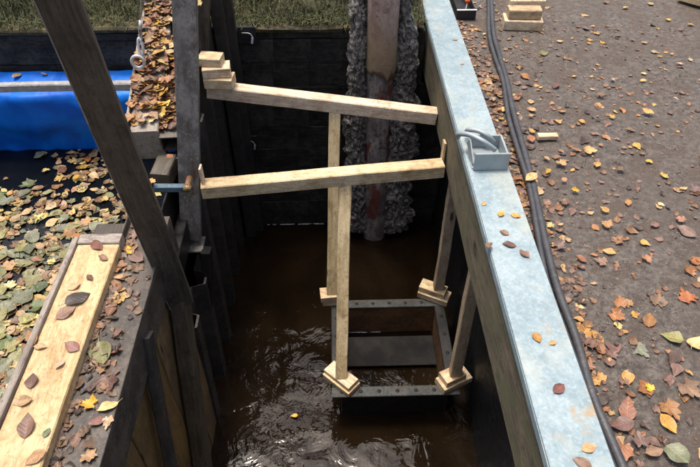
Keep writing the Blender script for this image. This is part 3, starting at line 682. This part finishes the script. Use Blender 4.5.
bank = [(585,16,Y_,.07),(560,42,OC,.06),(602,43,Y_,.05),(618,36,B_,.06),(597,34,OC,.055),(544,54,OL,.075),(525,77,O_,.09),(556,86,RB,.075),(613,80,T_,.05),(643,74,Y_,.045),(643,81,Y_,.05),
 (648,112,OC,.075),(676,99,T_,.04),(612,117,Y_,.05),(532,110,T_,.05),(531,116,OC,.04),(559,122,OC,.055),(562,112,OC,.05),(582,122,OC,.05),(531,131,Y_,.05),(531,139,O_,.07),(590,151,OC,.085),(637,147,Y_,.06),
 (649,162,Y_,.05),(664,176,Y_,.06),(547,159,Y_,.045),(562,164,OC,.075),(548,172,Y_,.05),(597,165,OC,.06),(575,190,Y_,.055),(564,180,O_,.04),(488,64,RB,.06),(484,47,O_,.05),(655,53,T_,.06),(660,57,OC,.05),(644,43,OC,.055),
 (679,64,T_,.045),(694,189,MB_,.07),(488,90,B_,.06),(604,210,Y_,.055),(606,225,OC,.075),(628,203,O_,.05),(550,226,PY,.045),(564,202,B_,.07),(518,178,O_,.06),(581,259,O_,.06),(609,252,OC,.07),(601,262,B_,.06),
 (647,260,O_,.07),(645,244,Y_,.05),(635,315,Y_,.05),(626,303,OC,.06),(649,321,O_,.08),(658,300,B_,.11),(686,297,O_,.085),(580,307,PY,.045),(583,334,OC,.105),(612,345,RB,.115),(618,327,PY,.045),(671,338,OL,.11),
 (640,351,GG,.10),(696,343,T_,.09),(674,358,DB,.10),(649,388,Y_,.045),(627,410,O_,.10),(622,425,RB,.09),(588,367,O_,.06),(670,410,O_,.085),(668,424,OC,.085),(621,453,O_,.105),(677,455,GG,.12),(683,189,T_,.05),(680,220,O_,.06),
 (686,232,MB_,.10),(696,263,O_,.07),(661,205,PY,.035),(533,262,OC,.05),(520,160,B_,.06),(540,235,B_,.07),(560,245,MB_,.07),(600,95,B_,.06),(630,130,B_,.06),(570,60,B_,.05),(690,25,OC,.06),(668,20,Y_,.06),(625,8,OC,.06),(650,4,Y_,.06),(606,3,B_,.06),(690,60,T_,.05),(565,300,B_,.07),(690,390,B_,.09),(640,440,MB_,.08),(654,452,B_,.08),(602,400,DB,.08),(575,150,B_,.05),(620,170,B_,.06),(655,225,MB_,.06),(520,95,B_,.05),(505,50,B_,.05),(502,110,OC,.05),(508,130,B_,.05),(530,205,B_,.05),(480,75,B_,.055),(476,55,MB_,.055),(493,100,T_,.05)]
kinds = {Y_: ('lobed', 'birch'), PY: ('birch', 'lobed'), OC: ('lobed', 'oval', 'lobed'), O_: ('oval', 'lobed'), B_: ('oval', 'lobed'), RB: ('oval',), OL: ('oval', 'lobed', 'birch'), GG: ('round', 'lobed', 'oval'), T_: ('oval', 'birch'), MB_: ('oval', 'lobed'), DB: ('oval',), GR: ('round', 'lobed')}
for px, py, c_, s_ in bank:
    leaf(px, py, GZ+.006, c_, lr.choice(kinds[c_]), min(s_, .1)*lr.uniform(.72, .88), 'bank', lift=.003, tilt=.09)
p = atz(531, 178, GZ+.045); leaf(531, 178, 0, Y_, 'oval', .07, 'cable', onto=p)
for px, py, c_, s_ in [(501,214,OC,.045),(516,216,OC,.045),(504,233,B_,.04),(509,245,RB,.055),(524,254,B_,.05),(537,338,OC,.045),(553,343,OC,.03),(559,389,RB,.05),(589,448,OC,.05),(582,463,B_,.055),(484,204,T_,.03),(455,40,OC,.035),(462,64,T_,.03)]:
    leaf(px, py, .0035, c_, 'oval' if s_ < .06 else 'lobed', s_, 'cap', lift=.002, tilt=.05)
leaf(489, 246, 0, O_, 'oval', .05, 'mossy beam', onto=atx(489, 246, .574), tilt=1.2)
for px, py, c_, s_ in [(78,299,DB,.095),(66,313,B_,.075),(72,347,RB,.06),(32,381,RB,.06),(27,426,RB,.085),(32,338,O_,.07),(23,402,OC,.06),(36,458,O_,.065),(47,433,GR,.035),(41,347,T_,.045),(97,246,RB,.075),(90,278,RB,.04),(74,287,OC,.05),(103,258,B_,.05),(60,365,T_,.04)]:
    leaf(px, py, zp+.001, c_, 'oval', s_, 'plank', lift=.003, tilt=.1)
leaf(71, 234, zp+.01, O_, 'lobed', .07, 'plank end')
for px, py, c_, s_ in [(102,354,OL,.11),(117,334,MB_,.06),(115,352,O_,.05),(120,299,OC,.065),(112,310,RB,.06),(121,291,OC,.055),(108,385,MB_,.075),(108,407,PY,.07),(89,404,Y_,.06),(98,422,MB_,.06),(108,423,T_,.05),(90,457,T_,.06),(76,441,B_,.05),(98,326,O_,.055),(137,258,MB_,.09),(130,251,Y_,.045),(122,279,OC,.06),(117,289,O_,.05),(134,236,MB_,.07)]:
    leaf(px, py, -.10, c_, lr.choice(('oval', 'oval', 'lobed')), s_, 'steel beam', lift=.004, tilt=.2)
leaf(152, 179, 0, Y_, 'lobed', .045, 'tie bar', onto=aty(152, 182, 2.36)); leaf(170, 158, 0, O_, 'round', .04, 'stubby timber', onto=aty(170, 157, 2.50))
leaf(197, 4, 0, Y_, 'lobed', .05, 'brown upright', onto=aty(199, 4, 3.29), tilt=1.0)
for px, py, c_, s_, Y0 in ((16, 74, T_, .07, 3.56), (13, 83, MB_, .07, 3.49), (131, 82, OC, .08, 3.48), (44, 73, OC, .04, 3.57)):
    leaf(px, py, 0, c_, 'oval', s_, 'tarp', onto=Vector((aty(px, py, Y0).x, Y0, -.285-(3.61-Y0)*.28+.012)), tilt=.2)
# pond leaves
def pond_col(px, py):
    if py < 215 and px > 55: return lr.choice((O_, O_, B_, B_, OC, PY, Y_, T_, MB_, T_, RB))
    return lr.choice((GG, GG, GR, OL, OL, OL, O_, OC, OC, B_, PY, T_, T_))
n = 0; spots = []
for _ in range(6000):
    if n >= 112: break
    px, py = lr.uniform(-4, 135), lr.uniform(152, 410)
    if px > 80+(235-py)*.25+20 and py > 235: continue
    if py > 232 and px > 80-(py-232)*.43: continue
    if py <= 232 and px > 100+(py-150)*.22: continue
    dens = .12 if (px < 55 and py < 192) else (.45 if noise.noise(Vector((px*.035, py*.05, 2))) < -.12 else 1)
    if lr.random() > dens: continue
    c_ = pond_col(px, py); big = c_ in (GG, GR, OL)
    s_ = lr.uniform(.07, .125) if big else lr.uniform(.05, .09)
    if any((px-a)**2+(py-b)**2 < 62 for a, b in spots): continue
    spots.append((px, py)); n += 1
    leaf(px, py, PZ+.004, c_, lr.choice(kinds[c_]), s_, 'pond', lift=.001+.006*lr.random(), tilt=.06)
# leaves heaped on the end timber
n = 0
while n < 48:
    u = lr.random(); v_ = lr.uniform(-.5, .5)
    base = Vector((-.985+.1*v_*2+.055, ya+.03, -.088)).lerp(Vector((-1.03+.1*v_*2+.055, 3.58, .172)), u)
    c_ = lr.choice((O_, OC, OC, Y_, Y_, PY, PY, T_, T_, B_, OL, O_)); leaf(0, 0, 0, c_, lr.choice(kinds[c_]), lr.uniform(.055, .085), 'end timber', onto=base, lift=.004+.02*lr.random(), tilt=.3); n += 1
# labels: colour, shape, size and where it lies
SH = {'oval': 'oval', 'lobed': 'lobed', 'round': 'rounded', 'birch': 'pointed'}
from collections import defaultdict
def zone(px, py):
    if py < 60: v_ = 'top'
    elif py < 140: v_ = 'upper'
    elif py < 240: v_ = 'middle'
    elif py < 350: v_ = 'lower'
    else: v_ = 'bottom'
    return v_
def place_words(l):
    o, c_, k_, pl, px, py, s_ = l
    if pl == 'bank':
        ed = 'beside the black cables' if px < 495+py*.26+12 else ('near the right photo edge' if px > 655 else 'out on the dark bank')
        return 'on soil '+ed+', '+zone(px, py)
    return {'cap': 'lying on the galvanised cap', 'plank': 'lying on the pale plank', 'plank end': 'on the grey far end of the pale plank', 'steel beam': 'on the dark left steel beam',
            'pond': 'on the pond, '+('near blue tarpaulin, ' if py < 195 else ('above the plank, ' if py < 235 else ('beside the plank, ' if py < 285 else 'low by plank, ')))+('photo edge' if px < 22 else ('left part' if px < 45 else ('mid part' if px < 80 else 'by the tall post'))), 'end timber': 'heaped on '+('far' if o.location.y > 3.25 else ('near' if o.location.y < 2.95 else 'middle'))+' part of upper left timber', 'cable': 'resting on the black cables', 'mossy beam': 'stuck on the face of the mossy beam',
            'tarp': 'lying on top of the blue tarpaulin', 'tie bar': 'on the blue grey tie bar', 'stubby timber': 'on the stubby mossy timber', 'brown upright': 'on the brown upright near the top'}[pl]
GRP = {'bank': 'leaves scattered on the bank', 'cap': 'leaves on the galvanised cap', 'plank': 'leaves on the pale plank', 'steel beam': 'leaves on the left steel beam', 'pond': 'leaves floating on the pond', 'end timber': 'leaves heaped on the end timber'}
byl = defaultdict(list)
for l in LEAVES:
    o = l[0]; sz = 'large ' if l[6] > .09 else ('small ' if l[6] < .05 else '')
    byl['%s%s %s leaf %s' % (sz, l[1], SH[l[2]], place_words(l))].append(l)
for lab, ls in byl.items():
    ls.sort(key=lambda l: -l[0].location.y)
    for i, l in enumerate(ls):
        o = l[0]; t_ = lab
        if 1 < len(ls) <= 6:
            t_ = lab+', '+({2: ('farther', 'nearer'), 3: ('farthest', 'middle one', 'nearest'), 4: ('farthest', 'second farthest', 'second nearest', 'nearest'), 5: ('farthest', 'second farthest', 'middle one', 'second nearest', 'nearest'), 6: ('farthest', 'second farthest', 'third farthest', 'third nearest', 'second nearest', 'nearest')}[len(ls)][i])
        tag(o, t_, 'leaf', GRP.get(l[3], 'single fallen leaves'))
# countless small litter: joined bits
def litter(name, n, gen, label, mats):
    V, F, MI = [], [], []; base = [leaf_mesh(kd, sd_) for kd in ('oval', 'lobed', 'birch') for sd_ in (1, 2)]
    for _ in range(n):
        p, s, mi, tl_ = gen(); bv, bf = lr.choice(base); Mx = Matrix.Translation(p) @ Euler((lr.gauss(0, tl_), lr.gauss(0, tl_), lr.uniform(0, 6.28))).to_matrix().to_4x4() @ Matrix.Scale(s, 4)
        b = len(V); V += [Mx @ Vector(v) for v in bv]; F += [tuple(b+i for i in f_) for f_ in bf]; MI += [mi]*len(bf)
    me = bpy.data.meshes.new(name); me.from_pydata([tuple(v) for v in V], [], F)
    for m_ in mats: me.materials.append(MATS['leaf_'+m_.replace(' ', '_')])
    me.polygons.foreach_set('material_index', MI); me.update(); o = link(name, me); tag(o, label, 'leaf litter', None, 'stuff')
def g1():
    x = .775+abs(lr.gauss(0, 1.0)) if lr.random() < .65 else .775+abs(lr.gauss(0, .07)); y = lr.uniform(.4, 4.3)
    mi = lr.choices(range(6), (3, 4.5, 4, 1.6, 1.2, 2.2))[0]; s_ = lr.uniform(.010, .036)
    if noise.noise(Vector((x*2.6, y*2.6, 5))) > .12 and lr.random() < .45: s_ = lr.uniform(.03, .062)
    return Vector((x, y, GZ+.003+.02*noise.noise(Vector((x*1.7, y*1.7, 0)))+.008*noise.noise(Vector((x*7, y*7, 3))))), s_, mi, .14
litter('bank_litter', 1900, g1, 'fine trodden brown leaf crumbs all over the soil bank', [DB, B_, MB_, OC, T_, O_])
gv, gf = [], []; gr_ = random.Random(21)
OCT = [(1, 0, 0), (-1, 0, 0), (0, 1, 0), (0, -1, 0), (0, 0, 1), (0, 0, -1)]; OF = [(0, 2, 4), (2, 1, 4), (1, 3, 4), (3, 0, 4)]
for _ in range(26000):
    x = .775+gr_.random()**1.25*2.9; y = gr_.uniform(.45, 4.4); rr_ = gr_.uniform(.0015, .0045)*(1.6 if gr_.random() < .06 else 1); a = gr_.uniform(0, 6); b = len(gv)
    z = GZ+.02*noise.noise(Vector((x*1.7, y*1.7, 0)))+.008*noise.noise(Vector((x*7, y*7, 3)))
    for (u, v_, w_) in OCT: gv.append((x+rr_*(u*math.cos(a)-v_*math.sin(a)*1.3), y+rr_*(u*math.sin(a)+v_*math.cos(a)*1.3), z+rr_*.7*w_))
    gf += [tuple(b+i for i in f_) for f_ in OF]
tag(mesh_obj('gravel', gv, gf, 'grit'), 'fine grey grit and gravel trodden into the soil bank', 'gravel', None, 'stuff')
def g2():
    while True:
        px, py = lr.uniform(-6, 138), lr.uniform(150, 415)
        if px < 55 and py < 192 and lr.random() > .06: continue
        if noise.noise(Vector((px*.035, py*.05, 2))) < -.12 and lr.random() > .35: continue
        break
    mi = lr.choices(range(6), (4, 3, 2, 2, 2, 2))[0] if py > 215 else lr.choices(range(6), (.5, .5, 4, 3, 2, 2))[0]
    if lr.random() < .38: return Vector((lr.uniform(-3.3, -1.1), lr.uniform(-.5, 3.1), PZ+.002)), lr.uniform(.04, .09), mi, .05
    return atz(px, py, PZ+.002), lr.uniform(.03, .07), mi, .05
litter('pond_litter', 1850, g2, 'small leaf scraps floating between the larger pond leaves', [GG, OL, O_, B_, T_, PY])
def g3():
    u = lr.random(); v_ = lr.uniform(-1, 1)
    return Vector((-.935+.12*v_, ya+.02, -.090 if v_ < .25 else -.118)).lerp(Vector((-.98+.12*v_, 3.6, .172 if v_ < .25 else .14)), u)+Vector((0, 0, .003+.02*lr.random())), lr.uniform(.035, .07), lr.randrange(6), .25
litter('timber_litter', 380, g3, 'small leaf scraps packed between larger leaves on the upper left timber', [O_, OC, T_, PY, B_, Y_])
def g4():
    return Vector((lr.choice((-.875+abs(lr.gauss(0, .02)), lr.uniform(-.87, -.73))), lr.uniform(.6, 1.95), -.098)), lr.uniform(.02, .055), lr.randrange(5), .2
litter('beam_litter', 230, g4, 'small leaf scraps lying along the dark left steel beam', [B_, MB_, DB, O_, B_])
# lone leaf on the water and foam
leaf(294, 416, WZ+.006, Y_, 'birch', .045, 'cap', tilt=.03); LEAVES[-1][0]['label'] = 'single small yellow leaf floating on the brown channel water'; LEAVES[-1][0]['category'] = 'leaf'; LEAVES[-1][0]['group'] = 'single fallen leaves'
V, F = [], []
fr_ = random.Random(9)
def fleck(p, a, b, rot=0):
    n = 9; c = len(V); V.append((p.x, p.y, p.z+.003)); cr, sr = math.cos(rot), math.sin(rot); bw = fr_.uniform(-.8, .8)
    for i in range(n):
        q = 2*PI*i/n; r_ = fr_.uniform(.45, 1.15); x = a*r_*math.cos(q); y = b*r_*math.sin(q)+bw*b*(math.cos(q)**2)*1.6; V.append((p.x+x*cr-y*sr, p.y+x*sr+y*cr, p.z-.002))
    for i in range(n): F.append((c, c+1+i, c+1+(i+1) % n))
for i in range(30): fleck(Vector((fr_.uniform(.02, .62), oy0+.058, WZ+.008)), fr_.uniform(.006, .02), .004)
for i in range(14): fleck(Vector((fr_.uniform(ix0+.03, .30), iy1-.006, WZ+.008)), .02, .003)
for i in range(26): fleck(Vector((fr_.uniform(-.62, -.12), 3.615, WZ+.006)), fr_.uniform(.008, .03), .005)
tag(mesh_obj('water_foam', V, F, 'foam', None, None, True), 'thin white foam lines where brown water meets box and far wall', 'foam', None, 'stuff')
